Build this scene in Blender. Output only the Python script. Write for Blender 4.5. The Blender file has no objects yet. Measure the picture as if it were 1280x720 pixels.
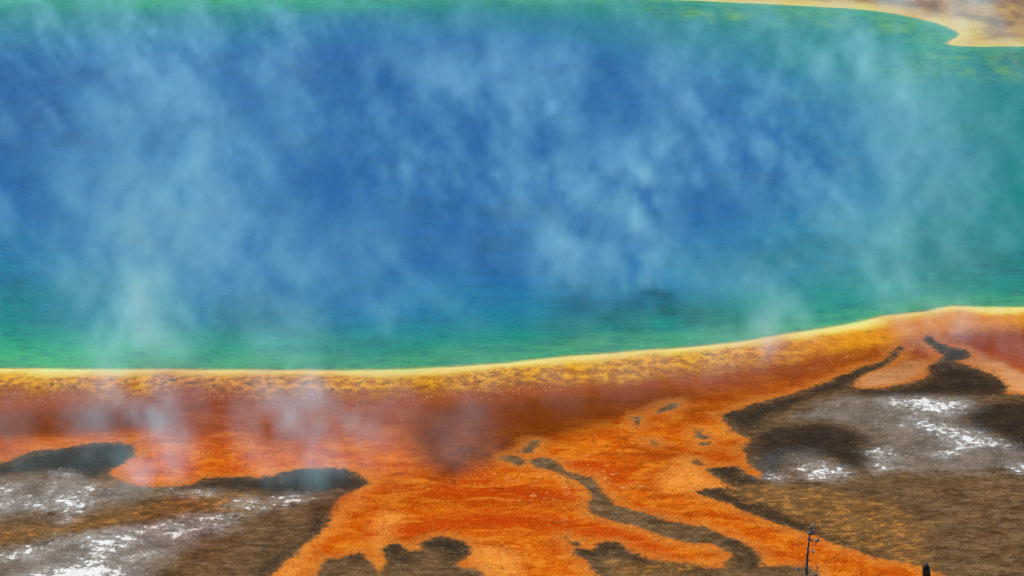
import bpy, math, random
import numpy as np
from mathutils import Vector

# ------------------------------------------------------------------ camera, sky, sun, exposure
scene = bpy.context.scene
CAM_H = 60.0
PITCH = math.radians(18.0)
HFOV = math.radians(20.0)
cam_d = bpy.data.cameras.new("camera")
cam_d.sensor_width = 36.0
cam_d.lens = 18.0 / math.tan(HFOV / 2)
cam_d.clip_start = 0.5
cam_d.clip_end = 20000
cam = bpy.data.objects.new("camera", cam_d)
scene.collection.objects.link(cam)
cam.location = (0, 0, CAM_H)
cam.rotation_euler = (math.pi / 2 - PITCH, 0, 0)
scene.camera = cam

SUN_ELEV = math.radians(50)
SUN_AZ = math.radians(-28)          # measured from +Y (beyond the spring) towards +X
world = bpy.data.worlds.new("World")
scene.world = world
world.use_nodes = True
wn = world.node_tree
bg = wn.nodes["Background"]
sky = wn.nodes.new("ShaderNodeTexSky")
sky.sky_type = 'NISHITA'
sky.sun_disc = False
sky.sun_elevation = SUN_ELEV
sky.sun_rotation = SUN_AZ
sky.altitude = 2000
sky.air_density = 1.0
sky.dust_density = 0.6
wn.links.new(sky.outputs[0], bg.inputs[0])
bg.inputs[1].default_value = 0.075

sun_d = bpy.data.lights.new("sun", 'SUN')
sun_d.energy = 4.6
sun_d.angle = math.radians(0.53)
sun_d.color = (1.0, 0.97, 0.92)
sun = bpy.data.objects.new("sun", sun_d)
scene.collection.objects.link(sun)
sd = Vector((math.sin(SUN_AZ) * math.cos(SUN_ELEV), math.cos(SUN_AZ) * math.cos(SUN_ELEV), math.sin(SUN_ELEV)))
sun.rotation_euler = sd.to_track_quat('Z', 'Y').to_euler()
sun.location = (0, 0, 120)

vs = scene.view_settings
vs.view_transform = 'Standard'
vs.look = 'None'
vs.exposure = 0.15
vs.gamma = 1.0
vs.use_curve_mapping = False
cy = scene.cycles
cy.volume_step_rate = 4.0
cy.volume_max_steps = 512
cy.volume_bounces = 2
cy.max_bounces = 3
cy.diffuse_bounces = 1
cy.glossy_bounces = 1
cy.transparent_max_bounces = 96
cy.use_denoising = True
cy.use_adaptive_sampling = True
cy.adaptive_threshold = 0.02

F = 640.0 / math.tan(HFOV / 2)


def G(px, py):
    """The point of the plain that was traced at (px, py) in the photograph's 1280 x 720 pixels."""
    u, v = (px - 640.0) / F, (360.0 - py) / F
    dy = math.cos(PITCH) + v * math.sin(PITCH)
    dz = -math.sin(PITCH) + v * math.cos(PITCH)
    t = -CAM_H / dz
    return (u * t, dy * t)


# ------------------------------------------------------------------ numpy tools
def catmull(pts, n=5, closed=True):
    P = np.array(pts, float)
    out = []
    N = len(P)
    for i in range(N if closed else N - 1):
        p0 = P[(i - 1) % N] if closed or i > 0 else P[0]
        p1, p2 = P[i], P[(i + 1) % N]
        p3 = P[(i + 2) % N] if closed or i + 2 < N else P[-1]
        for k in range(n):
            t = k / n
            out.append(0.5 * ((2 * p1) + (p2 - p0) * t + (2 * p0 - 5 * p1 + 4 * p2 - p3) * t * t + (3 * p1 - p0 - 3 * p2 + p3) * t ** 3))
    if not closed:
        out.append(P[-1])
    return np.array(out)


def poly_world(px_pts, n=4):
    return catmull([G(*p) for p in px_pts], n)


def sdf_poly(X, Y, poly, far=12.0):
    """signed distance in metres, positive inside, clamped to -far outside its neighbourhood"""
    out = np.full(X.shape, float(-far))
    x0, y0 = poly.min(0) - far
    x1, y1 = poly.max(0) + far
    m = (X > x0) & (X < x1) & (Y > y0) & (Y < y1)
    x, y = X[m], Y[m]
    if x.size == 0:
        return out
    d2 = np.full(x.shape, 1e18)
    inside = np.zeros(x.shape, bool)
    A = poly
    B = np.roll(poly, -1, 0)
    for (ax, ay), (bx, by) in zip(A, B):
        ex, ey = bx - ax, by - ay
        wx, wy = x - ax, y - ay
        t = np.clip((wx * ex + wy * ey) / (ex * ex + ey * ey + 1e-12), 0, 1)
        d2 = np.minimum(d2, (wx - ex * t) ** 2 + (wy - ey * t) ** 2)
        if ay != by:
            c = ((ay > y) != (by > y)) & (x < (bx - ax) * (y - ay) / (by - ay) + ax)
            inside ^= c
    d = np.sqrt(d2)
    out[m] = np.where(inside, d, -d)
    return np.maximum(out, -far)


def union(X, Y, polys, far=6.0):
    r = np.full(X.shape, float(-far))
    for p in polys:
        r = np.maximum(r, sdf_poly(X, Y, poly_world(p), far))
    return r


def ss(a, b, x):
    t = np.clip((x - a) / (b - a), 0, 1)
    return t * t * (3 - 2 * t)


# ------------------------------------------------------------------ what was traced
SHORE = [(-900, 300), (-700, 420), (-400, 455), (-150, 461), (0, 463), (200, 464), (420, 465), (520, 463), (620, 457), (700, 449),
         (760, 444), (850, 437), (930, 429), (1000, 417), (1060, 408), (1110, 397), (1160, 391), (1190, 385), (1240, 386),
         (1290, 386), (1420, 382), (1600, 350), (1700, 250), (1620, 120), (1480, 70), (1380, 60), (1280, 57), (1215, 57),
         (1190, 54), (1204, 43), (1180, 30), (1130, 18), (1080, 11), (1000, 6), (900, 1), (800, -3), (640, -7), (300, -9),
         (0, -10), (-250, 5), (-600, 80)]
DEEP = [(-500, 220), (-300, 240), (-60, 275), (90, 335), (240, 380), (400, 385), (560, 372), (700, 368), (770, 355), (900, 320),
        (1000, 270), (1060, 225), (1060, 170), (980, 120), (860, 80), (700, 48), (500, 36), (300, 46), (100, 60), (-200, 60)]
FLAT_LEFT = [(-400, 600), (-100, 590), (0, 581), (20, 573), (45, 566), (75, 562), (110, 557), (140, 555), (168, 558), (163, 574),
             (140, 588), (150, 603), (190, 611), (228, 609), (250, 602), (280, 598), (330, 598), (352, 593), (372, 588), (395, 586),
             (430, 588), (448, 595), (457, 605), (441, 615), (422, 625), (414, 640), (408, 655), (396, 668), (380, 682), (366, 696),
             (348, 708), (338, 722), (316, 770), (270, 850), (120, 900), (-500, 880)]
FLAT_RIGHT = [(905, 520), (950, 505), (1000, 491), (1040, 477), (1075, 463), (1105, 453), (1118, 441), (1128, 436), (1120, 447),
              (1106, 458), (1084, 467), (1066, 477), (1064, 484), (1080, 488), (1110, 485), (1145, 478), (1163, 468), (1163, 460),
              (1180, 446), (1172, 440), (1160, 430), (1157, 424), (1163, 421), (1170, 428), (1185, 434), (1200, 437), (1212, 444),
              (1208, 450), (1198, 454), (1215, 461), (1235, 468), (1250, 477), (1258, 485), (1256, 493), (1290, 496), (1500, 500),
              (1700, 520), (1900, 700), (1750, 860), (1400, 880), (1280, 780), (1200, 732), (1170, 716), (1140, 705), (1110, 701), (1085, 693), (1050, 683),
              (1010, 668), (975, 656), (940, 644), (920, 634), (895, 625), (872, 617), (900, 612), (918, 612), (905, 604),
              (890, 595), (885, 587), (900, 587), (920, 585), (932, 592), (945, 601), (956, 600), (950, 590), (936, 578),
              (930, 565), (940, 553), (922, 543), (912, 533)]
CHANNEL = [(666, 578), (672, 573), (690, 576), (700, 584), (704, 589), (715, 593), (730, 597), (738, 599), (741, 605), (750, 612),
           (757, 622), (766, 630), (778, 636), (800, 642), (830, 651), (860, 657), (880, 661), (900, 668), (925, 680), (940, 688),
           (949, 700), (946, 714), (925, 716), (908, 708), (916, 696), (905, 686), (890, 681), (860, 679), (835, 672), (810, 664),
           (795, 658), (775, 654), (760, 650), (745, 643), (737, 634), (740, 625), (735, 614), (727, 605), (715, 598), (700, 592),
           (680, 587), (669, 583)]
ISLETS = [
    [(632, 575), (640, 571), (650, 573), (656, 580), (650, 584), (640, 579)],
    [(668, 552), (660, 558), (654, 565), (662, 567), (668, 561)],
    [(404, 706), (425, 698), (450, 693), (458, 700), (466, 708), (474, 722), (480, 760), (400, 760)],
    [(480, 690), (486, 684), (498, 682), (506, 688), (520, 690), (532, 685), (524, 681), (545, 673), (562, 674), (578, 678),
     (587, 687), (582, 698), (571, 708), (590, 713), (602, 718), (620, 745), (478, 745), (483, 706)],
    [(705, 672), (714, 680), (721, 678), (725, 686), (737, 690), (748, 688), (752, 681), (770, 679), (787, 690), (805, 698),
     (830, 703), (870, 708), (905, 712), (960, 710), (1005, 711), (1015, 716), (1010, 760), (780, 760), (750, 722), (736, 706), (722, 694)],
    [(822, 514), (832, 509), (845, 505), (846, 509), (838, 513), (826, 517)],
    [(869, 539), (874, 540), (878, 545), (888, 547), (886, 549), (876, 549)],
    [(874, 556), (884, 555), (882, 558)],
    [(796, 524), (799, 528), (797, 534), (795, 530)],
    [(813, 552), (819, 556), (815, 555)],
    [(868, 577), (876, 578), (879, 583), (872, 582)],
]
DARK = [
    [(-200, 590), (0, 581), (20, 573), (45, 566), (75, 562), (110, 557), (140, 555), (168, 558), (163, 574), (140, 588), (118, 598), (85, 594), (40, 592), (0, 594), (-200, 606)],
    [(228, 610), (250, 602), (280, 598), (330, 598), (352, 593), (372, 588), (395, 586), (430, 588), (448, 595), (457, 605), (440, 612), (400, 616), (360, 620), (310, 614), (260, 612)],
    [(1062, 484), (1080, 489), (1145, 480), (1163, 468), (1163, 460), (1180, 446), (1160, 430), (1157, 424), (1163, 421), (1185, 434), (1200, 437), (1212, 444),
     (1198, 454), (1235, 468), (1250, 477), (1258, 485), (1252, 494), (1160, 496), (1080, 495), (1066, 492)],
    [(950, 538), (990, 531), (1035, 528), (1072, 540), (1090, 553), (1090, 578), (1070, 588), (1048, 587), (1036, 577), (1000, 573), (985, 586), (962, 597), (948, 590), (940, 560)],
    [(1200, 522), (1225, 506), (1260, 502), (1310, 506), (1330, 560), (1262, 562), (1245, 546), (1212, 535)],
    [(903, 520), (950, 506), (1000, 493), (1020, 495), (985, 512), (958, 524), (940, 538), (918, 534)],
    [(1010, 489), (1075, 463), (1105, 453), (1118, 441), (1128, 436), (1120, 447), (1106, 458), (1084, 468), (1066, 477), (1060, 488), (1040, 492)],
    [(400, 630), (404, 640), (404, 655), (390, 668), (370, 684), (348, 700), (325, 722), (316, 722), (335, 702), (360, 688), (385, 668), (395, 652), (394, 636)],
    [(886, 587), (920, 585), (934, 596), (952, 600), (940, 606), (905, 604)],
    [(868, 614), (900, 613), (940, 628), (985, 645), (1040, 672), (1090, 694), (1075, 692), (1010, 668), (940, 644), (895, 625)],
    [(705, 672), (714, 680), (721, 678), (725, 686), (748, 690), (752, 680), (770, 679), (787, 690), (812, 704), (790, 702), (765, 690), (745, 700), (725, 694)],
    [(524, 681), (545, 673), (562, 674), (578, 678), (587, 687), (580, 700), (560, 702), (550, 690)],
    [(480, 690), (486, 684), (498, 682), (506, 688), (520, 700), (500, 705), (484, 702)],
    [(425, 698), (450, 693), (458, 700), (440, 702)],
    [(940, 688), (949, 700), (946, 712), (930, 708), (925, 692), (905, 676)],
]
GREY = [
    [(1000, 520), (1040, 500), (1080, 497), (1200, 497), (1225, 507), (1205, 522), (1245, 548), (1265, 562), (1400, 565), (1400, 588), (1280, 588), (1190, 590),
     (1120, 585), (1097, 575), (1098, 552), (1070, 533), (1020, 525)],
    [(955, 580), (975, 566), (1010, 564), (1030, 572), (1010, 580), (985, 583)],
    [(120, 616), (140, 608), (165, 606), (182, 612), (175, 622), (150, 628), (125, 626)],  # dull wet glint, painted in as grey
    [(20, 700), (80, 676), (140, 664), (210, 655), (290, 648), (250, 676), (200, 700), (170, 730), (-50, 740)],
    [(-100, 612), (0, 600), (60, 596), (110, 602), (118, 618), (100, 640), (40, 642), (-100, 650)],
]
WHITE = [   # silica crust and the wet film's glare, both painted white
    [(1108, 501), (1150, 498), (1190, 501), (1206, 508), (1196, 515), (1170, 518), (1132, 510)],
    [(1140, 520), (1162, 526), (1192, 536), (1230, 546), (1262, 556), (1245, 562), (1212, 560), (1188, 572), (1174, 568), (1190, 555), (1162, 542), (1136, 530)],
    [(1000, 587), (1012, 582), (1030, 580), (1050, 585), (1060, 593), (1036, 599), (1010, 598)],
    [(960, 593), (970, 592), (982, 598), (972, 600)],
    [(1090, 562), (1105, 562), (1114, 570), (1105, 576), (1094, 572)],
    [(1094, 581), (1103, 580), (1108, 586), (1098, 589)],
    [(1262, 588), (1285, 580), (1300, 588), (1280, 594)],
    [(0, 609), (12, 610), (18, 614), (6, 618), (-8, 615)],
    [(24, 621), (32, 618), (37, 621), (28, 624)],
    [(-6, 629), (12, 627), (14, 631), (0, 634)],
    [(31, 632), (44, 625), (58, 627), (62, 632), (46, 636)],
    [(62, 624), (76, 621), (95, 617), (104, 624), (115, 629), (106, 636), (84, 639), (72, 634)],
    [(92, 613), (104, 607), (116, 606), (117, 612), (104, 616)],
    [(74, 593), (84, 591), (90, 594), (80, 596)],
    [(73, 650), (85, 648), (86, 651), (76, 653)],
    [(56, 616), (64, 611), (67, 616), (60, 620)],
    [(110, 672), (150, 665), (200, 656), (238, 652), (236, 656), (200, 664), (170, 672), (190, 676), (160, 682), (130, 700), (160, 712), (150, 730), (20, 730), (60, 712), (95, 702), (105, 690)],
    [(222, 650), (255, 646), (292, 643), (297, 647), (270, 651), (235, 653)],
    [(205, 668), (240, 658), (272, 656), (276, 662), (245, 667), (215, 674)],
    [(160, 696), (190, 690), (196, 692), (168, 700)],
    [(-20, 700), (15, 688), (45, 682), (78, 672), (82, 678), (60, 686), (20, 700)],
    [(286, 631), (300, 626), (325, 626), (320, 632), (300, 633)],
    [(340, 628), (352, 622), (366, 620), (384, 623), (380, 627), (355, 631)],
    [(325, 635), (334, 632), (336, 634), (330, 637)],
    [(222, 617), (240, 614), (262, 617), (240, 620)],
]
CREAM = [
    [(1068, 481), (1085, 469), (1110, 461), (1145, 453), (1158, 458), (1150, 469), (1120, 480), (1085, 485)],
    [(1165, 424), (1190, 430), (1215, 438), (1245, 452), (1275, 468), (1310, 480), (1310, 490), (1262, 489), (1245, 474), (1215, 460), (1202, 453), (1214, 446), (1195, 436)],
    [(822, 600), (845, 584), (862, 574), (872, 578), (882, 592), (902, 606), (912, 613), (880, 612), (840, 614), (825, 612)],
    [(340, 722), (368, 696), (398, 668), (412, 645), (424, 628), (456, 612), (445, 632), (424, 655), (398, 672), (378, 700), (366, 726)],
    [(470, 690), (470, 660), (480, 640), (500, 650), (480, 680), (474, 725)],
    [(514, 692), (528, 689), (546, 696), (540, 702), (520, 700)],
    [(590, 690), (620, 684), (650, 700), (640, 740), (605, 730)],
]
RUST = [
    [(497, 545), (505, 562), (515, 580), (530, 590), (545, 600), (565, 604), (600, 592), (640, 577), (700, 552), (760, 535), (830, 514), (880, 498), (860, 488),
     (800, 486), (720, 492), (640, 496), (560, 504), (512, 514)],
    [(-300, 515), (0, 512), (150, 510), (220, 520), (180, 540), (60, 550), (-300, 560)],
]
RED = [
    [(698, 576), (740, 571), (775, 582), (802, 598), (780, 610), (752, 606), (735, 594)],
    [(540, 612), (580, 600), (640, 604), (700, 612), (730, 625), (700, 630), (640, 624), (600, 630), (560, 622)],
    [(430, 668), (520, 650), (620, 640), (700, 645), (760, 655), (800, 668), (840, 690), (830, 700), (780, 682), (700, 668), (560, 668), (480, 680)],
    [(1210, 425), (1250, 415), (1330, 420), (1330, 455), (1270, 452), (1230, 440)],
]
SPECK = [
    [(640, 612), (690, 602), (730, 606), (735, 622), (700, 632), (640, 630)],
    [(700, 574), (745, 570), (775, 585), (790, 600), (820, 606), (800, 614), (752, 612), (735, 596)],
    [(680, 646), (740, 648), (738, 652), (682, 651)],
    [(560, 596), (620, 590), (680, 588), (690, 600), (620, 612), (560, 612)],
]
OCHRE = [   # orange flecked flats
    [(900, 616), (960, 606), (1060, 618), (1130, 640), (1158, 662), (1160, 700), (1200, 730), (1100, 704), (1050, 683), (985, 655), (925, 630)],
    [(-100, 672), (0, 664), (60, 655), (130, 645), (235, 618), (320, 616), (300, 640), (240, 642), (150, 656), (80, 668), (0, 680), (-100, 690)],
    [(125, 600), (140, 590), (175, 590), (190, 604), (170, 612), (130, 610)],
    [(760, 700), (800, 706), (860, 690), (900, 690), (912, 700), (900, 712), (840, 718), (780, 722)],
]


# ------------------------------------------------------------------ shader expression helper
class E:
    """a node socket with arithmetic"""
    def __init__(s, nt, sock): s.nt, s.s = nt, sock

    def _m(s, op, *o, clamp=False):
        n = s.nt.nodes.new("ShaderNodeMath"); n.operation = op; n.use_clamp = clamp
        for i, v in enumerate((s,) + o):
            if isinstance(v, E): s.nt.links.new(v.s, n.inputs[i])
            else: n.inputs[i].default_value = v
        return E(s.nt, n.outputs[0])
    def __add__(s, o): return s._m('ADD', o)
    __radd__ = __add__
    def __sub__(s, o): return s._m('SUBTRACT', o)
    def __rsub__(s, o): return (s * -1.0) + o
    def __mul__(s, o): return s._m('MULTIPLY', o)
    __rmul__ = __mul__
    def clamp(s): return s._m('ADD', 0.0, clamp=True)
    def pow(s, p): return s._m('POWER', p)
    def step(s, a, b):
        n = s.nt.nodes.new("ShaderNodeMapRange"); n.interpolation_type = 'SMOOTHSTEP'
        s.nt.links.new(s.s, n.inputs[0])
        lo, hi, f0, f1 = (a, b, 0.0, 1.0) if a < b else (b, a, 1.0, 0.0)
        n.inputs[1].default_value, n.inputs[2].default_value = lo, hi
        n.inputs[3].default_value, n.inputs[4].default_value = f0, f1
        return E(s.nt, n.outputs[0])


class Mat:
    def __init__(self, name):
        self.m = bpy.data.materials.new(name); self.m.use_nodes = True
        self.nt = self.m.node_tree
        self.bsdf = self.nt.nodes["Principled BSDF"]
        self.out = self.nt.nodes["Material Output"]
        g = self.nt.nodes.new("ShaderNodeNewGeometry")
        self.pos = g.outputs["Position"]
    def attr(self, name):
        n = self.nt.nodes.new("ShaderNodeAttribute"); n.attribute_name = name
        return E(self.nt, n.outputs["Fac"])
    def coords(self, sx, sy, sz=1.0, rot=0.0, off=(0, 0, 0)):
        n = self.nt.nodes.new("ShaderNodeMapping"); n.vector_type = 'POINT'
        n.inputs["Scale"].default_value = (sx, sy, sz)
        n.inputs["Rotation"].default_value = (0, 0, rot)
        n.inputs["Location"].default_value = off
        self.nt.links.new(self.pos, n.inputs["Vector"])
        return n.outputs[0]
    def noise(self, sx, sy=None, detail=4, rough=0.55, rot=0.0, off=(0, 0, 0), dist=0.0, kind='FBM'):
        n = self.nt.nodes.new("ShaderNodeTexNoise"); n.noise_dimensions = '3D'
        n.inputs["Scale"].default_value = 1.0
        n.inputs["Detail"].default_value = detail; n.inputs["Roughness"].default_value = rough
        n.inputs["Distortion"].default_value = dist
        self.nt.links.new(self.coords(sx, sx if sy is None else sy, sx, rot, off), n.inputs["Vector"])
        return E(self.nt, n.outputs["Fac"])
    def voronoi(self, sx, sy, feature='DISTANCE_TO_EDGE', rot=0.0, warp=None, rand=1.0):
        n = self.nt.nodes.new("ShaderNodeTexVoronoi"); n.feature = feature
        n.inputs["Scale"].default_value = 1.0
        n.inputs["Randomness"].default_value = rand
        v = self.coords(sx, sy, sx, rot)
        if warp is not None:
            a = self.nt.nodes.new("ShaderNodeVectorMath"); a.operation = 'ADD'
            c = self.nt.nodes.new("ShaderNodeCombineXYZ")
            w = (warp - 0.5) * 1.4
            self.nt.links.new(w.s, c.inputs[0]); self.nt.links.new(w.s, c.inputs[1])
            self.nt.links.new(v, a.inputs[0]); self.nt.links.new(c.outputs[0], a.inputs[1])
            v = a.outputs[0]
        self.nt.links.new(v, n.inputs["Vector"])
        return E(self.nt, n.outputs["Distance"])
    def mix(self, f, a, b):
        n = self.nt.nodes.new("ShaderNodeMix"); n.data_type = 'RGBA'; n.clamp_factor = True
        fi, ai, bi = n.inputs[0], n.inputs[6], n.inputs[7]
        if isinstance(f, E): self.nt.links.new(f.s, fi)
        else: fi.default_value = f
        for v, i in ((a, ai), (b, bi)):
            if isinstance(v, tuple): i.default_value = (*v, 1)
            else: self.nt.links.new(v, i)
        return n.outputs[2]
    def bump(self, h, strength, dist):
        b = self.nt.nodes.new("ShaderNodeBump")
        b.inputs["Strength"].default_value = strength; b.inputs["Distance"].default_value = dist
        self.nt.links.new(h.s, b.inputs["Height"])
        self.nt.links.new(b.outputs[0], self.bsdf.inputs["Normal"])


def lin(r, g, b):
    f = lambda c: (c / 255 / 12.92) if c / 255 <= 0.04045 else ((c / 255 + 0.055) / 1.055) ** 2.4
    return (f(r), f(g), f(b))


# ------------------------------------------------------------------ ground material
def ground_material():
    M = Mat("thermal_ground")
    shore, flat, dark, grey = M.attr("shore"), M.attr("flat"), M.attr("dark"), M.attr("grey")
    white, cream, rust, red = M.attr("white"), M.attr("cream"), M.attr("rust"), M.attr("red")
    speck, ochre, hill = M.attr("speck"), M.attr("ochre"), M.attr("hill")
    n_big = M.noise(0.11, 0.16, 4, 0.6)
    n_mid = M.noise(0.6, 0.55, 6, 0.68, off=(7, 3, 0))
    n_fine = M.noise(3.4, 2.6, 6, 0.72)
    n_grain = M.noise(8.0, 4.0, 3, 0.7, off=(2, 9, 0))
    streak = M.noise(0.55, 0.95, 7, 0.66, rot=0.35, dist=0.5)
    edge = (n_mid - 0.5) * 2.2 + (n_fine - 0.5) * 1.7 + (streak - 0.5) * 1.3      # metres, to ravel outlines
    # orange bacterial mat
    c = M.mix(n_mid.step(0.34, 0.66), (0.43, 0.058, 0.001), (0.58, 0.122, 0.004))
    c = M.mix(streak.step(0.46, 0.66) * 0.65, c, (0.74, 0.235, 0.016))
    c = M.mix(n_big.step(0.52, 0.36) * 0.5, c, (0.30, 0.032, 0.001))
    c = M.mix(n_fine.step(0.46, 0.32) * 0.6, c, (0.22, 0.032, 0.002))
    c = M.mix(n_grain.step(0.54, 0.68) * 0.5, c, (0.72, 0.27, 0.04))
    # red growth and flow streaks
    c = M.mix((red + edge * 1.0).step(-0.9, 1.2) * (n_fine.step(0.3, 0.65) * 0.5 + 0.4), c, (0.42, 0.035, 0.002))
    flow = M.noise(0.25, 0.55, 6, 0.62, rot=0.45, dist=1.4, off=(3, 8, 0))
    c = M.mix(flow.step(0.54, 0.66) * 0.5, c, (0.24, 0.04, 0.004))
    c = M.mix(flow.step(0.46, 0.36) * 0.45, c, (0.70, 0.24, 0.018))
    # pale peach growth
    peach = M.mix(streak.step(0.35, 0.65), (0.70, 0.38, 0.16), (0.82, 0.50, 0.24))
    c = M.mix((cream + edge * 0.9).step(-1.0, 0.8) * (n_grain.step(0.35, 0.6) * 0.4 + 0.35), c, (0.78, 0.30, 0.05))
    c = M.mix((M.attr("peach") + edge * 0.5).step(-0.7, 0.35) * 0.85, c, peach)
    # threads of runoff wandering over the mat
    th = M.noise(0.42, 0.22, 4, 0.55, rot=0.5, off=(11, 2, 0), dist=1.6)
    thr = (th - 0.5).pow(2.0).step(0.00022, 0.00002)
    c = M.mix(thr * n_mid.step(0.42, 0.6) * 0.5, c, (0.16, 0.025, 0.002))
    th2 = M.noise(0.5, 0.25, 4, 0.55, rot=-0.4, off=(1, 12, 0), dist=1.8)
    thr2 = (th2 - 0.5).pow(2.0).step(0.00035, 0.00002)
    c = M.mix(thr2 * n_fine.step(0.45, 0.6) * n_big.step(.45, .6) * 0.35, c, (0.66, 0.26, 0.04))
    # deep brown laid over the traced rust patches
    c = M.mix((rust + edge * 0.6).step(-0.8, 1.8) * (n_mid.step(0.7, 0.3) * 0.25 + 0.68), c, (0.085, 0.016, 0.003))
    # pale specks in the traced patches
    sp = (speck + edge).step(-0.3, 0.8) * M.noise(2.2, 2.8, 5, 0.75, off=(1, 4, 0)).step(0.56, 0.66)
    c = M.mix(sp * 0.8, c, (0.75, 0.36, 0.12))
    # runoff ring parallel to the shore
    sep0 = M.nt.nodes.new("ShaderNodeSeparateXYZ"); M.nt.links.new(M.pos, sep0.inputs[0])
    ring = shore + (n_mid - 0.5) * 1.6
    rim = shore + (n_mid - 0.5) * 0.5
    c = M.mix((shore + (n_big - 0.5) * 8 + (n_mid - .5) * 2).step(17.0, 6.0) * 0.72, c, (0.17, 0.038, 0.005))
    yel = M.mix(M.noise(1.5, 1.1, 5, 0.72, off=(3, 1, 0)).step(0.40, 0.60), (0.34, 0.12, 0.008), (0.66, 0.33, 0.014))
    yel = M.mix(M.noise(1.8, 1.5, 4, 0.7, off=(9, 6, 0)).step(0.45, 0.37) * n_big.step(0.3, 0.6), yel, (0.13, 0.06, 0.012))
    xx = E(M.nt, sep0.outputs[0])
    yel = M.mix((xx + (n_mid - .5) * 8).step(12, 24) * 0.8, yel, M.mix(M.noise(1.3, 1.0, 4, 0.6, off=(2, 2, 5)).step(0.40, 0.35) * 0.7, (0.60, 0.22, 0.008), (0.20, 0.06, 0.008)))
    c = M.mix((ring + (n_fine - 0.5) * 3.6 + (n_big - .5) * 7).step(5.6, 2.6), c, yel)
    c = M.mix(((ring + (n_fine - 0.5) * 2.5).step(3.4, 5.0) * (ring + (n_fine - 0.5)).step(6.6, 5.4)) * n_grain.step(0.60, 0.68) * n_big.step(.45, .55), c, (0.6, 0.38, 0.24))
    rim = rim + (n_big - 0.5) * 2.2 + (M.noise(0.22, 0.2, 3, 0.6, off=(9, 9, 0)) - 0.45) * 2.6
    c = M.mix((rim + (n_fine - .5) * 1.1).step(2.0, 0.5), c, (0.62, 0.44, 0.05))
    c = M.mix((rim + (n_fine - .5) * 0.6).step(1.3, 0.1) * 0.85, c, (0.66, 0.57, 0.20))
    c = M.mix((rim).step(0.15, -0.5), c, (0.50, 0.66, 0.22))
    # the far bank: golden tan sinter with brown and orange streaks
    sepn = M.nt.nodes.new("ShaderNodeSeparateXYZ"); M.nt.links.new(M.pos, sepn.inputs[0])
    yy = E(M.nt, sepn.outputs[1])
    fb_ = M.noise(0.25, 0.12, 5, 0.65, off=(4, 4, 0))
    fbk = M.mix(fb_.step(0.42, 0.58), (0.40, 0.23, 0.035), (0.20, 0.085, 0.014))
    fbk = M.mix(n_mid.step(0.5, 0.62) * 0.35, fbk, (0.42, 0.14, 0.012))
    fbk = M.mix(n_fine.step(0.46, 0.34) * 0.5, fbk, (0.10, 0.05, 0.02))
    fbk = M.mix((shore + (n_mid - .5) * 4 + (n_big - .5) * 4).step(4.2, 0.3), fbk, (0.56, 0.46, 0.13))
    c = M.mix((yy + (n_big - 0.5) * 40).step(222, 244) * (shore + 0.2).step(-0.3, 0.5), c, fbk)
    # grey-brown flats
    cr = M.voronoi(1.5, 2.2, rot=0.3, warp=M.noise(0.9, 1.2, 3, 0.6))
    cr2 = M.voronoi(4.0, 5.5, rot=-0.2, warp=n_fine)
    fl = M.mix(n_mid.step(0.35, 0.68), (0.060, 0.028, 0.006), (0.165, 0.082, 0.026))
    fl = M.mix(streak.step(0.45, 0.68) * 0.7, fl, (0.22, 0.13, 0.055))
    fleck = M.noise(1.5, 2.2, 5, 0.72, rot=-0.7, dist=0.5)
    fl = M.mix(fleck.step(0.50, 0.68) * 0.45, fl, (0.30, 0.20, 0.10))
    fl = M.mix(cr.step(0.08, 0.01) * n_mid.step(0.38, 0.62) * 0.55, fl, (0.03, 0.016, 0.006))
    rp = M.noise(0.9, 2.0, 5, 0.65, rot=-0.75, dist=1.0, off=(5, 1, 2))
    fl = M.mix(rp.step(0.48, 0.68) * 0.4, fl, (0.27, 0.175, 0.085))
    fl = M.mix(rp.step(0.48, 0.34) * 0.4, fl, (0.045, 0.024, 0.008))
    fl = M.mix(cr2.step(0.12, 0.03) * 0.2, fl, (0.045, 0.028, 0.015))
    och = (ochre + edge).step(-0.8, 1.0)
    fl = M.mix(och * 0.55, fl, (0.18, 0.082, 0.018))
    fl = M.mix(och * fleck.step(0.48, 0.66) * 0.8, fl, (0.48, 0.20, 0.035))
    fl = M.mix(och * fleck.step(0.44, 0.36) * 0.7, fl, (0.06, 0.032, 0.012))
    gr = M.mix(n_mid.step(0.35, 0.65), (0.075, 0.048, 0.024), (0.18, 0.14, 0.098))
    gr = M.mix(M.noise(2.5, 3.5, 6, 0.75, off=(5, 5, 0)).step(0.55, 0.68) * 0.7, gr, (0.5, 0.48, 0.46))
    gmask = (grey + edge * 2.2).step(-0.9, 0.9) * n_fine.step(0.2, 0.55)
    fl = M.mix(gmask * 0.7, fl, gr)
    dk = M.mix(n_fine.step(0.35, 0.7), (0.010, 0.006, 0.003), (0.036, 0.021, 0.009))
    fl = M.mix((dark + edge * 1.9).step(-0.6, 0.9) * (n_mid.step(0.75, 0.4) * 0.2 + 0.78), fl, dk)
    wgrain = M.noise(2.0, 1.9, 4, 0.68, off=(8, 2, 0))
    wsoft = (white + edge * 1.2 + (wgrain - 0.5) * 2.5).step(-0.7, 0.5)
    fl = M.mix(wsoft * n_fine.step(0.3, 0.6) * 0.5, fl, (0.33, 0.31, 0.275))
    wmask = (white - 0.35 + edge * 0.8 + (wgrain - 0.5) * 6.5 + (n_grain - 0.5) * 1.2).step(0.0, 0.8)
    fl = M.mix(wmask * 0.9, fl, (0.78, 0.77, 0.75))  # one white for the crust and for glare painted into the colour
    chip = ((grey + 0.4).step(-1.0, 1.0)) * M.noise(2.4, 4.0, 5, 0.8, off=(4, 7, 0)).step(0.64, 0.68)
    fl = M.mix(chip, fl, (0.72, 0.71, 0.70))
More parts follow.
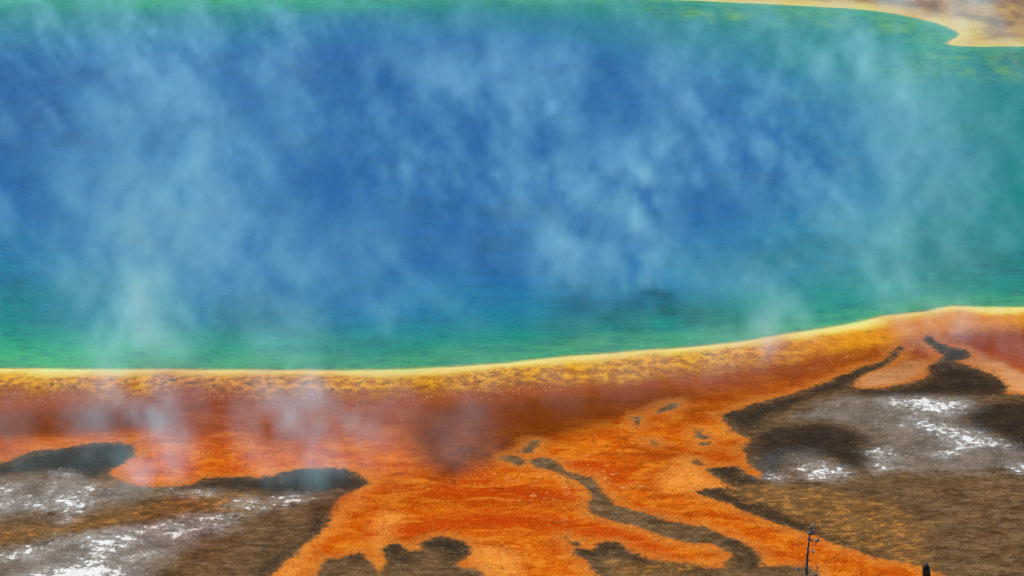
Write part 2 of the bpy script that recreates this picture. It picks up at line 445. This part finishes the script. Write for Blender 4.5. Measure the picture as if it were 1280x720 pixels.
    fmask = (flat + 0.06 + edge * 0.42).step(-0.22, 0.18)
    # tan lip where the flats meet the mat
    c = M.mix((flat + edge * 0.8).step(-1.3, -0.1) * 0.5, c, (0.60, 0.21, 0.035))
    c = M.mix((flat + edge * 1.1).step(-0.9, 0.2) * n_fine.step(0.45, 0.62) * 0.6, c, (0.13, 0.055, 0.014))
    c = M.mix(fmask, c, fl)
    # beyond: dry plain; hill: sage and dirt
    n_hill = M.noise(0.8, 0.8, 5, 0.6)
    hl = M.mix(n_hill.step(0.35, 0.65), (0.10, 0.075, 0.045), (0.14, 0.12, 0.055))
    c = M.mix(hill, c, hl)
    M.nt.links.new(c, M.bsdf.inputs["Base Color"])
    # wetness: flats are wet films, mat is slick
    wet = fmask * ((grey + edge).step(-1.2, 0.8) * 0.5 + (white + edge).step(-1.5, 0.5) * 0.5).clamp()
    rough = (0.62 - wet * 0.36) + (n_fine - 0.5) * 0.3
    M.nt.links.new(rough.clamp().s, M.bsdf.inputs["Roughness"])
    spec = fmask * 0.02 + wet * 0.22
    M.nt.links.new(spec.s, M.bsdf.inputs["Specular IOR Level"])
    h = n_fine * 0.7 + n_mid * 1.0
    M.bump(h, 0.9, 0.16)
    return M.m


def water_material():
    M = Mat("spring_water")
    shore, deep = M.attr("shore"), M.attr("deep")      # shore: positive outside the pool
    n_big = M.noise(0.07, 0.09, 5, 0.6, dist=0.5)
    n_mid = M.noise(0.4, 0.7, 5, 0.6)
    n_fine = M.noise(1.4, 3.2, 5, 0.7)
    n_wave = M.noise(1.3, 2.6, 5, 0.7, rot=0.05)
    d = deep + (n_big - 0.5) * 16 + (n_mid - 0.5) * 6 + (n_wave - 0.5) * 5
    c = M.mix(d.step(-14, 3), (0.0, 0.175, 0.17), (0.0, 0.12, 0.28))
    c = M.mix(d.step(-1, 9), c, (0.0, 0.084, 0.28))
    s = shore + (n_big - 0.5) * 9 + (n_mid - 0.5) * 2.5
    sp_ = M.nt.nodes.new('ShaderNodeSeparateXYZ'); M.nt.links.new(M.pos, sp_.inputs[0])
    c = M.mix(s.step(-11, -2.0) * 0.9, c, M.mix(E(M.nt, sp_.outputs[0]).step(-4, -22), (0.003, 0.215, 0.15), (0.02, 0.32, 0.13)))
    c = M.mix((shore + (n_mid - 0.5) * 3 + (n_big - .5) * 6).step(-4.5, -0.6) * 0.6, c, (0.07, 0.34, 0.12))
    c = M.mix((shore + (n_fine - .5) * 1.4).step(-0.9, 0.2), c, (0.55, 0.66, 0.20))
    ledge = M.attr("ledge") + (n_mid - 0.5) * 6
    c = M.mix((ledge + (n_big - .5) * 6).step(-3.5, 2.5) * M.noise(0.5, 0.2, 6, 0.7).step(0.35, 0.7) * 0.8, c, (0.11, 0.32, 0.05))
    c = M.mix(n_mid.step(0.55, 0.35) * 0.25 + n_wave.step(0.5, 0.35) * 0.3, c, (0.0, 0.045, 0.12))
    M.nt.links.new(c, M.bsdf.inputs["Base Color"])
    M.bsdf.inputs["Roughness"].default_value = 0.22
    M.bsdf.inputs["IOR"].default_value = 1.33
    M.bsdf.inputs["Specular IOR Level"].default_value = 0.02
    alpha = (shore + (n_mid - .5) * 0.8).step(0.0, -0.9)
    M.nt.links.new(alpha.s, M.bsdf.inputs["Alpha"])
    rip = M.noise(1.2, 3.0, 4, 0.6, rot=0.1) + M.noise(4.0, 9.0, 3, 0.6) * 0.4
    M.bump(rip, 0.9, 0.09)
    return M.m


# ------------------------------------------------------------------ the ground sheet
def axis(lo, hi, step, outer, grow=1.35):
    a = list(np.arange(lo, hi + step * 0.5, step))
    s = step
    while a[-1] < outer[1]:
        s = min(s * grow, 400); a.append(a[-1] + s)
    s = step
    b = []
    v = lo
    while v > outer[0]:
        s = min(s * grow, 400); v -= s; b.append(v)
    return np.array(b[::-1] + a)


STEP = 0.2
xs = axis(-52, 52, STEP, (-9000, 9000))
ys_far = axis(131, 292, STEP, (104, 12000))
ys_near = np.arange(-60, ys_far[0] - 0.9, 1.5)
ys = np.concatenate([[-3000, -1500, -700, -300, -150], ys_near, ys_far])
X, Y = np.meshgrid(xs, ys)
shore_poly = poly_world(SHORE, 6)
sh = -sdf_poly(X, Y, shore_poly, 60.0)                    # positive outside
A = {
    "shore": sh,
    "flat": np.maximum(union(X, Y, [FLAT_LEFT, FLAT_RIGHT, CHANNEL], 6), union(X, Y, ISLETS, 6)),
    "dark": union(X, Y, DARK),
    "grey": union(X, Y, GREY),
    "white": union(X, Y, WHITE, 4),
    "cream": union(X, Y, CREAM[2:], 4),
    "peach": union(X, Y, CREAM[:2], 4),
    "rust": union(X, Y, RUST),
    "red": union(X, Y, RED, 4),
    "speck": union(X, Y, SPECK, 4),
    "ochre": union(X, Y, OCHRE, 4),
}
A["hill"] = np.clip(ss(122, 108, Y) + ss(150, 400, np.abs(X)) + ss(330, 420, Y), 0, 1)
hillz = np.maximum(0, 58.2 - 0.577 * np.maximum(Y, -6)) + np.where(Y < -6, -0.05 * (-6 - Y), 0)
hillz = np.where(Y < 112, np.sqrt(hillz ** 2 + 1.0) - 1.0, 0)
hillz = np.maximum(hillz, 0)
rng = np.random.RandomState(4)
und = sum(rng.uniform(.5, 1) * np.sin(X * math.cos(a) * k + Y * math.sin(a) * k + p)
          for a, k, p in [(rng.uniform(0, 3.1), rng.uniform(.15, .9), rng.uniform(0, 6)) for _ in range(9)]) * 0.006
Z = hillz + und * ss(0.5, 4, sh)
Z += 0.10 * ss(-0.4, 2.2, sh) - 0.03 + 0.10 * ss(3.4, 1.2, np.abs(sh - 2.0)) * 0.5
Z += -0.9 * ss(-0.2, -7.0, sh)
Z += -0.05 * ss(-0.3, 0.6, A["flat"])                     # runoff channels and flats lie a little lower
Z -= ((np.maximum(0, np.hypot(X, Y - 150) - 3000)) / 1000) * 0.5


def grid_object(name, X, Y, Z, keep, attrs, mat):
    """a mesh from the kept cells of the grid"""
    ny, nx = X.shape
    idx = np.arange(ny * nx).reshape(ny, nx)
    q = np.stack([idx[:-1, :-1], idx[:-1, 1:], idx[1:, 1:], idx[1:, :-1]], -1)[keep]
    used, inv = np.unique(q.ravel(), return_inverse=True)
    co = np.stack([X.ravel()[used], Y.ravel()[used], Z.ravel()[used]], 1).astype(np.float32)
    me = bpy.data.meshes.new(name)
    nf = len(q)
    me.vertices.add(len(used)); me.loops.add(nf * 4); me.polygons.add(nf)
    me.vertices.foreach_set("co", co.ravel())
    me.loops.foreach_set("vertex_index", inv.astype(np.int32))
    me.polygons.foreach_set("loop_start", np.arange(0, nf * 4, 4, dtype=np.int32))
    me.polygons.foreach_set("use_smooth", np.ones(nf, bool))
    me.update(calc_edges=True)
    for k, v in attrs.items():
        a = me.attributes.new(k, 'FLOAT', 'POINT')
        a.data.foreach_set("value", v.ravel()[used].astype(np.float32))
    me.materials.append(mat)
    o = bpy.data.objects.new(name, me)
    scene.collection.objects.link(o)
    o["kind"] = "structure"
    return o


def cell(v):
    return 0.25 * (v[:-1, :-1] + v[:-1, 1:] + v[1:, 1:] + v[1:, :-1])


gm = ground_material()
cs, cf, ch = cell(sh), cell(A["flat"]), cell(A["hill"])
is_flat = cf > 0
is_rim = (cs < 4.0) & ~is_flat
is_mat = (cs >= 4.0) & ~is_flat & (ch < 0.3) & (cs < 55)
rest = ~(is_rim | is_mat)
g0 = grid_object("ground", X, Y, Z, rest, A, gm); g0["label"] = "grey-brown silt and mineral flats with white silica crust and painted glare"
g1 = grid_object("bacterial_mat_ground", X, Y, Z, is_mat, A, gm); g1["label"] = "orange bacterial mat covering the wet ground in front of the spring"
g2 = grid_object("shore", X, Y, Z, is_rim, A, gm); g2["label"] = "pale yellow mottled rim of the hot spring"

# water
fx = (xs > -120) & (xs < 130)
fy = (ys > 150) & (ys < 320)
sel = np.ix_(fy, fx)
Xw, Yw, Sw = X[sel], Y[sel], sh[sel]
W = {"shore": Sw, "deep": union(Xw, Yw, [DEEP], 40),
     "ledge": union(Xw, Yw, [[(1110, 95), (1125, 78), (1160, 66), (1200, 72), (1215, 68), (1260, 68), (1300, 70), (1300, 95), (1250, 98), (1180, 92), (1130, 100)],
                             [(800, 6), (860, 10), (1000, 12), (1100, 20), (1170, 36), (1150, 48), (1060, 34), (980, 26), (860, 22)]], 8)}
w = grid_object("water", Xw, Yw, np.zeros_like(Xw), cell(Sw) < 0.6, W, water_material())
w["label"] = "steaming hot spring water, deep blue turning green at the edge"


# ------------------------------------------------------------------ steam: one fog grid, its density computed with numpy
VOX = 0.40
X0, X1, Y0, Y1, Z0, Z1 = -58.0, 60.0, 138.0, 292.0, -0.8, 19.0
nx, ny, nz = int((X1 - X0) / VOX), int((Y1 - Y0) / VOX), int((Z1 - Z0) / VOX)


def field(seed, corr, beta, stretch=(1, 1, 1)):
    """smooth random field, unit variance"""
    r = np.random.RandomState(seed)
    n = r.standard_normal((nx, ny, nz)).astype(np.float32)
    f = np.fft.rfftn(n)
    kx = np.fft.fftfreq(nx, VOX)[:, None, None] * stretch[0]
    ky = np.fft.fftfreq(ny, VOX)[None, :, None] * stretch[1]
    kz = np.fft.rfftfreq(nz, VOX)[None, None, :] * stretch[2]
    k = np.sqrt(kx * kx + ky * ky + kz * kz)
    f *= 1.0 / (1.0 / corr ** 2 + k * k) ** (beta / 2)
    f[0, 0, 0] = 0
    g = np.fft.irfftn(f, s=(nx, ny, nz))
    return ((g - g.mean()) / g.std()).astype(np.float32)


vx = (X0 + (np.arange(nx) + 0.5) * VOX)[:, None, None]
vy = (Y0 + (np.arange(ny) + 0.5) * VOX)[None, :, None]
vz = (Z0 + (np.arange(nz) + 0.5) * VOX)[None, None, :]
fa = field(11, 7.0, 3.5, (1, 1.1, 1.2))
fb = field(23, 3.0, 3.0, (1, 1.5, 1.8))
fc = field(37, 1.5, 2.5, (1, 1.6, 1.7))


def shear(f, lean, wob, ph):
    """lean the field over as it rises, so that wisps trail off to one side"""
    out = np.empty_like(f)
    for k in range(nz):
        z = (k + .5) * VOX
        out[:, :, k] = np.roll(f[:, :, k], int(round((lean * z + wob * math.sin(z * 0.45 + ph)) / VOX)), axis=0)
    return out


fa, fb, fc = shear(fa, -0.12, 0.8, 0), shear(fb, -0.28, 1.0, 1), shear(fc, 0.35, 0.6, 2)
# plumes: ground point (traced), radius m, height m, strength, lean of the rise (dx, dy per metre), spread
PLUMES = [
    (60, 150, 11, 13, 0.9, 0.1), (-40, 60, 12, 14, 1.0, 0.0), (180, 90, 10, 11, 0.6, 0.1), (330, 70, 9, 9, 0.45, 0.1),
    (260, 250, 7, 12, 0.75, 0.15), (350, 170, 8, 10, 0.6, 0.1), (290, 370, 4.2, 14, 1.0, -0.05), (165, 450, 3.6, 11, 1.5, 0.03),
    (385, 430, 3.5, 8, 0.85, 0.0), (490, 425, 3.5, 7, 0.6, 0.0), (590, 410, 3.5, 6, 0.6, 0.1), (40, 330, 7, 8, 0.4, 0.1),
    (520, 250, 7, 9, 0.8, -0.1), (640, 240, 7, 10, 0.75, 0.0), (700, 300, 5, 8, 0.7, -0.3), (752, 362, 3.2, 11, 1.9, -0.38),
    (800, 362, 2.0, 14, 1.9, 0.12), (860, 230, 8, 10, 0.8, 0.1), (950, 170, 9, 9, 0.7, 0.1), (1000, 300, 7, 10, 0.6, 0.1),
    (1100, 250, 9, 12, 0.7, 0.0), (1140, 385, 3.4, 13, 1.35, -0.1), (1230, 300, 8, 10, 0.5, 0.0), (960, 434, 2.8, 6, 1.5, 0.0),
    (1040, 130, 9, 9, 0.6, 0.0), (450, 60, 9, 8, 0.35, 0.0), (760, 60, 10, 8, 0.35, 0.0), (1228, 56, 3.6, 16, 1.3, 0.0),
    (900, 400, 4, 5, 0.5, 0.1), (700, 420, 4, 4, 0.35, 0.1),
    (1150, 10, 7, 6, 1.0, 0.0), (230, 440, 3.0, 8, 0.8, 0.0), (310, 450, 2.6, 7, 0.7, 0.05), (1090, 300, 4.5, 12, 0.8, -0.1),
    # over the shore and the warm runoff
    (130, 580, 1.6, 5, 0.5, 0.1), (215, 560, 2.0, 5, 0.8, 0.0), (350, 600, 1.6, 6, 0.9, 0.1), (440, 590, 1.8, 5, 0.6, -0.1),
    (560, 590, 1.6, 5, 0.2, 0.05), (1205, 425, 2.2, 5, 1.0, -0.3),
    (182, 610, 1.9, 9, 3.3, -0.02), (60, 590, 2.6, 3.0, 0.5, 0.1), (20, 545, 4, 4, 0.35, 0.1), (110, 540, 4, 4, 0.3, 0.1), (385, 604, 2.2, 7, 1.5, -0.05),
    (300, 540, 4.5, 4, 0.3, 0.1), (420, 560, 4.5, 4, 0.35, 0.1), (470, 600, 3, 3, 0.2, 0.1), (600, 578, 1.4, 5, 0.3, -0.1),
    (690, 500, 4, 3, 0.5, 0.1), (860, 470, 4, 3.2, 0.6, 0.1), (940, 455, 3.4, 4, 0.6, 0.1), (1190, 440, 3, 4, 0.8, -0.3), (1240, 450, 3, 3.5, 0.55, 0.1),
]
Mmap = np.zeros((nx, ny, nz), np.float32)
Mcol = np.zeros((nx, ny, nz), np.float32)
shv = -sdf_poly(*np.meshgrid(vx.ravel(), vy.ravel(), indexing='ij'), shore_poly, 60.0)
Mmap += (0.06 * ss(1.0, -6, shv)[:, :, None] * np.exp(-(vz / 5.0) ** 2)).astype(np.float32)
for (px, py, r, h, s, lean) in PLUMES:
    gx, gy = G(px, py)
    cx = gx + vz * lean + 0.6 * np.sin(vz * 0.5 + px)
    rad = r * (0.75 + 0.55 * vz / h)
    ix = np.abs(vx.ravel() - gx) < r * 4 + 4
    iy = np.abs(vy.ravel() - gy) < r * 4 + 4
    sx, sy = np.where(ix)[0], np.where(iy)[0]
    if not len(sx) or not len(sy):
        continue
    a0, a1, b0, b1 = sx[0], sx[-1] + 1, sy[0], sy[-1] + 1
    d2 = ((vx[a0:a1] - cx) / rad) ** 2 + ((vy[:, b0:b1] - gy) / (rad * 1.1)) ** 2
    (Mcol if r < 5 else Mmap)[a0:a1, b0:b1] += (s * np.exp(-d2) * np.exp(-(vz / h) ** 2) * (0.6 + 0.4 * ss(0, 1.5, vz)) / (r ** 0.5) * 1.9).astype(np.float32)
nn = fa * 0.60 + fb * 0.72 + fc * 0.38
dens = Mmap * 1.45 * np.clip(-0.66 + 1.0 * nn, 0, 2.0) ** 1.3 + Mcol * 0.72 * np.clip(0.72 + 0.75 * (fb * 0.75 + fc * 0.5), 0, None) ** 1.3
edge = ss(0, 5, np.minimum(vx - X0, X1 - vx)) * ss(0, 5, np.minimum(vy - Y0, Y1 - vy)) * ss(0, 3.5, Z1 - vz)
dens = dens * edge
dens[dens < 0.004] = 0
dens[:, :, :3] = np.maximum(dens[:, :, :3], 0.0005)    # the grid's floor stays below the ground everywhere

me = bpy.data.meshes.new("steam")
me.vertices.add(nx * ny * nz)
at = me.attributes.new("fog", 'FLOAT', 'POINT')
at.data.foreach_set("value", np.ascontiguousarray(dens, np.float32).ravel())
steam = bpy.data.objects.new("steam", me)
scene.collection.objects.link(steam)
steam["kind"] = "stuff"
steam["label"] = "thin white steam drifting up off the hot spring and its shore"

sm = bpy.data.materials.new("steam")
sm.use_nodes = True
snt = sm.node_tree
snt.nodes.remove(snt.nodes["Principled BSDF"])
ai = snt.nodes.new("ShaderNodeAttribute"); ai.attribute_name = "density"
mu = snt.nodes.new("ShaderNodeMath"); mu.operation = 'MULTIPLY'; mu.inputs[1].default_value = 0.08
pv = snt.nodes.new("ShaderNodeVolumeScatter")
pv.inputs["Color"].default_value = (0.29, 0.76, 1.0, 1)
pv.inputs["Anisotropy"].default_value = 0.25
snt.links.new(ai.outputs["Fac"], mu.inputs[0])
snt.links.new(mu.outputs[0], pv.inputs["Density"])
snt.links.new(pv.outputs[0], snt.nodes["Material Output"].inputs["Volume"])
me.materials.append(sm)

ng = bpy.data.node_groups.new("steam_volume", 'GeometryNodeTree')
ng.interface.new_socket("Geometry", in_out='INPUT', socket_type='NodeSocketGeometry')
ng.interface.new_socket("Geometry", in_out='OUTPUT', socket_type='NodeSocketGeometry')
N, L = ng.nodes, ng.links
gi, go = N.new("NodeGroupInput"), N.new("NodeGroupOutput")
pos = N.new("GeometryNodeInputPosition")
sep = N.new("ShaderNodeSeparateXYZ"); L.new(pos.outputs[0], sep.inputs[0])


def gmath(op, a, b=None):
    n = N.new("ShaderNodeMath"); n.operation = op
    for i, v in enumerate((a, b)):
        if v is None: continue
        if isinstance(v, (int, float)): n.inputs[i].default_value = v
        else: L.new(v, n.inputs[i])
    return n.outputs[0]


def cellidx(s, lo, hi, n):
    t = gmath('MULTIPLY', gmath('SUBTRACT', s, lo), (n - 1) / (hi - lo))
    return gmath('MINIMUM', gmath('MAXIMUM', gmath('ROUND', t), 0), n - 1)


ci, cj, ck = cellidx(sep.outputs[0], X0, X1, nx), cellidx(sep.outputs[1], Y0, Y1, ny), cellidx(sep.outputs[2], Z0, Z1, nz)
to_int = []
for c_ in (ci, cj, ck):
    f2 = N.new("FunctionNodeFloatToInt"); L.new(c_, f2.inputs[0]); to_int.append(f2.outputs[0])


def imath(op, a, b):
    n = N.new("FunctionNodeIntegerMath"); n.operation = op
    for i, v in enumerate((a, b)):
        if isinstance(v, int): n.inputs[i].default_value = v
        else: L.new(v, n.inputs[i])
    return n.outputs[0]


index = imath('ADD', imath('MULTIPLY', imath('ADD', imath('MULTIPLY', to_int[0], ny), to_int[1]), nz), to_int[2])
na = N.new("GeometryNodeInputNamedAttribute"); na.data_type = 'FLOAT'; na.inputs["Name"].default_value = "fog"
si = N.new("GeometryNodeSampleIndex"); si.data_type = 'FLOAT'; si.domain = 'POINT'
L.new(gi.outputs[0], si.inputs["Geometry"])
L.new(na.outputs[0], si.inputs["Value"])
L.new(index, si.inputs["Index"])
vc = N.new("GeometryNodeVolumeCube")
L.new(si.outputs["Value"], vc.inputs["Density"])
vc.inputs["Background"].default_value = 0.0
vc.inputs["Min"].default_value = (X0, Y0, Z0)
vc.inputs["Max"].default_value = (X1, Y1, Z1)
vc.inputs["Resolution X"].default_value = nx
vc.inputs["Resolution Y"].default_value = ny
vc.inputs["Resolution Z"].default_value = nz
stm = N.new("GeometryNodeSetMaterial"); stm.inputs["Material"].default_value = sm
L.new(vc.outputs[0], stm.inputs["Geometry"])
L.new(stm.outputs[0], go.inputs[0])
md = steam.modifiers.new("steam_volume", 'NODES')
md.node_group = ng

# ------------------------------------------------------------------ the two dead trees on the near hillside
def bark(name, dark, light):
    M = Mat(name)
    n1 = M.noise(40, 40, 4, 0.6)
    tc = M.noise(14, 14, 5, 0.7)
    c = M.mix(tc.step(0.35, 0.6), dark, light)
    c = M.mix(n1.step(0.5, 0.4) * 0.6, c, (0.02, 0.016, 0.014))
    M.nt.links.new(c, M.bsdf.inputs["Base Color"])
    M.bsdf.inputs["Roughness"].default_value = 0.8
    M.bump(n1 + tc, 0.8, 0.01)
    return M.m


bark_grey = bark("weathered_wood", (0.07, 0.055, 0.05), (0.32, 0.30, 0.30))
bark_char = bark("charred_wood", (0.022, 0.013, 0.010), (0.09, 0.06, 0.05))
cone_mat = bark("dry_cone", (0.07, 0.05, 0.055), (0.45, 0.43, 0.47))


def tube(name, pts, radii, mat, parent, sides=9, seed=0, cap_jag=0.0, loc=(0, 0, 0)):
    r = random.Random(seed)
    P = [Vector(p) for p in pts]
    vs_, fs = [], []
    for i, p in enumerate(P):
        t = (P[min(i + 1, len(P) - 1)] - P[max(i - 1, 0)]).normalized()
        a = t.cross(Vector((0.3, 1, 0.1))).normalized()
        b = t.cross(a)
        for k in range(sides):
            an = 2 * math.pi * k / sides
            rr = radii[i] * (1 + r.uniform(-.13, .13))
            q = p + (a * math.cos(an) + b * math.sin(an)) * rr
            if cap_jag and i == len(P) - 1:
                q += t * r.uniform(-cap_jag, cap_jag)
            vs_.append(q)
    for i in range(len(P) - 1):
        for k in range(sides):
            k2 = (k + 1) % sides
            fs.append((i * sides + k, i * sides + k2, (i + 1) * sides + k2, (i + 1) * sides + k))
    vs_.append(P[-1] + (P[-1] - P[-2]).normalized() * radii[-1] * 0.6)
    e = len(vs_) - 1
    for k in range(sides):
        fs.append(((len(P) - 1) * sides + k, (len(P) - 1) * sides + (k + 1) % sides, e))
    me = bpy.data.meshes.new(name)
    me.from_pydata([tuple(v) for v in vs_], [], fs); me.update()
    for p in me.polygons: p.use_smooth = True
    me.materials.append(mat)
    o = bpy.data.objects.new(name, me); scene.collection.objects.link(o); o.parent = parent
    return o


def cone(center, axis_, size, parent, seed):
    """a small closed pine cone: scales in rings"""
    r = random.Random(seed)
    ax = Vector(axis_).normalized()
    a = ax.cross(Vector((0.2, 1, 0.3))).normalized(); b = ax.cross(a)
    vs_, fs = [], []
    R, K = 7, 9
    for i in range(R + 1):
        t = i / R
        prof = math.sin(math.pi * min(0.97, 0.06 + t * 0.9)) ** 0.7 * (1 - 0.25 * t)
        for k in range(K):
            an = 2 * math.pi * (k + 0.5 * (i % 2)) / K
            rr = size * 0.5 * prof * (1 + 0.28 * ((i + k) % 2) + r.uniform(-.08, .08))
            vs_.append(Vector(center) + ax * ((t - 0.35) * size * 1.25) + (a * math.cos(an) + b * math.sin(an)) * rr)
    for i in range(R):
        for k in range(K):
            k2 = (k + 1) % K
            fs.append((i * K + k, i * K + k2, (i + 1) * K + k2, (i + 1) * K + k))
    fs.append(tuple(range(K))[::-1]); fs.append(tuple(R * K + k for k in range(K)))
    me = bpy.data.meshes.new("cone")
    me.from_pydata([tuple(v) for v in vs_], [], fs); me.update()
    me.materials.append(cone_mat)
    o = bpy.data.objects.new("cone", me); scene.collection.objects.link(o); o.parent = parent
    return o


def ray_at(px, py, dist):
    """point seen at (px, py) at forward distance dist"""
    u, v = (px - 640.0) / F, (360.0 - py) / F
    dy = math.cos(PITCH) + v * math.sin(PITCH)
    dz = -math.sin(PITCH) + v * math.cos(PITCH)
    t = dist / dy
    return Vector((u * t, dist, CAM_H + dz * t))


def hill_z(y):
    return 58.2 - 0.577 * y


D1 = 30.0
root1 = bpy.data.objects.new("dead_pine_tree", None); scene.collection.objects.link(root1)
b1 = ray_at(1004, 730, D1)
root1.location = (b1.x - 0.25, D1, hill_z(D1) - 0.1)
root1["label"] = "slender grey dead pine top with small cones and curled twigs"
root1["category"] = "tree"
O1 = Vector(root1.location)
T = lambda px, py, dd=0.0: ray_at(px, py, D1 + dd) - O1
top = T(1014, 664)
stem_pts = [(0, 0, 0)] + [tuple(Vector((0, 0, 0)).lerp(T(1006, 745), f) + Vector((0.05 * math.sin(f * 5), 0.04 * math.sin(f * 7), 0))) for f in (.2, .4, .6, .8)] + \
           [tuple(T(1006, 745)), tuple(T(1008.2, 718)), tuple(T(1008.5, 705)), tuple(T(1009.6, 692)), tuple(T(1010.6, 681)), tuple(T(1011.6, 672)), tuple(T(1013.6, 664)), tuple(T(1015, 659))]
hgt = T(1006, 745).z
stem_r = [0.075, .066, .056, .046, .034, .024, .0175, .0155, .0130, .0115, .0098, .0085, .006]
trunk1 = tube("trunk", stem_pts, stem_r, bark_grey, root1, 10, 3)
tw = [
    ([(1010.2, 692), (1013.5, 689), (1017.5, 683), (1020, 679), (1021.5, 676)], .0050, 0.1),     # right twig
    ([(1008, 719), (1006.3, 712), (1005.2, 705), (1003.5, 702), (1001, 702.5), (999, 706), (998, 710)], .0036, 0.05),   # curled left twig
    ([(1008.5, 725), (1014, 722), (1019, 718), (1021.3, 713), (1022, 710)], .0055, -0.1),        # lower right twig
    ([(1011.4, 676), (1012.6, 675)], .005, 0.0),
    ([(1008.4, 686), (1006.8, 684.5)], .0035, 0.0),
]
for i, (pp, r0, dd) in enumerate(tw):
    pts = catmull([tuple(T(x, y, dd * k / max(1, len(pp) - 1))) for k, (x, y) in enumerate(pp)], 4, closed=False)
    tube("branch", [tuple(p) for p in pts], [r0 * (1 - 0.45 * k / len(pts)) for k in range(len(pts))], bark_grey, root1, 6, 10 + i)
for i, (x, y, s, ax) in enumerate([
        (1015.4, 658.5, .042, (.3, 0, 1)), (1014.5, 666, .050, (.8, -.3, .6)), (1012.4, 667, .040, (-1, .2, .4)), (1015.8, 664.6, .034, (.9, .2, .9)),
        (1012.6, 674.8, .032, (1, -.2, .2)), (1015.0, 676, .024, (1, .1, -.3)), (1021.8, 676.2, .036, (.2, 0, 1)), (1019.6, 677, .022, (-1, .1, .2)),
        (1016.4, 689.6, .030, (1, 0, -.1)), (997.6, 711, .034, (.3, .1, -1)), (1021.8, 710, .022, (.1, 0, 1)), (1020.0, 719, .032, (.5, 0, .8)),
        (1009.5, 717, .032, (-.6, -.5, .6)), (1010.6, 700, .020, (1, -.4, .3))]):
    cone(T(x, y), ax, s, root1, i)
# lower limbs, below the picture, so that the tree stands as a tree
r = random.Random(5)
for i in range(22):
    f = r.uniform(0.25, 0.97)
    base = Vector((0, 0, 0)).lerp(T(1006, 745), f)
    an = r.uniform(0, 6.28); ln = (1.05 - f) * 1.1 + 0.15
    pts = [base + Vector((math.cos(an), math.sin(an), 0)) * ln * q + Vector((0, 0, -0.25 * ln * q * q)) for q in (0, .3, .6, 1)]
    tube("branch", [tuple(p) for p in pts], [.014, .010, .007, .003], bark_grey, root1, 6, 50 + i)

D2 = 34.0
root2 = bpy.data.objects.new("broken_tree_trunk", None); scene.collection.objects.link(root2)
b2 = ray_at(1158, 740, D2)
root2.location = (b2.x + 0.05, D2, hill_z(D2) - 0.1)
root2["label"] = "blunt charred snapped-off tree trunk tip"
root2["category"] = "tree"
O2 = Vector(root2.location)
T2 = lambda px, py: ray_at(px, py, D2) - O2
tp = T2(1157.5, 706)
lowp = T2(1158.2, 745)
pts2 = [(0, 0, 0), tuple(lowp * 0.35), tuple(lowp * 0.7), tuple(lowp), tuple(T2(1158.3, 725)), tuple(T2(1158, 715)), tuple(T2(1157.6, 709)), tuple(T2(1157.8, 705.5))]
tube("trunk", pts2, [.13, .10, .075, .055, .052, .050, .047, .030], bark_char, root2, 14, 9, cap_jag=0.03)
for i in range(9):
    f = r.uniform(0.2, 0.9)
    base = lowp * f
    an = r.uniform(0, 6.28); ln = r.uniform(.25, .7)
    pts = [base + Vector((math.cos(an), math.sin(an), 0.1)) * ln * q for q in (0, .4, .75, 1)]
    tube("branch", [tuple(p) for p in pts], [.016, .011, .008, .004], bark_char, root2, 6, 90 + i)
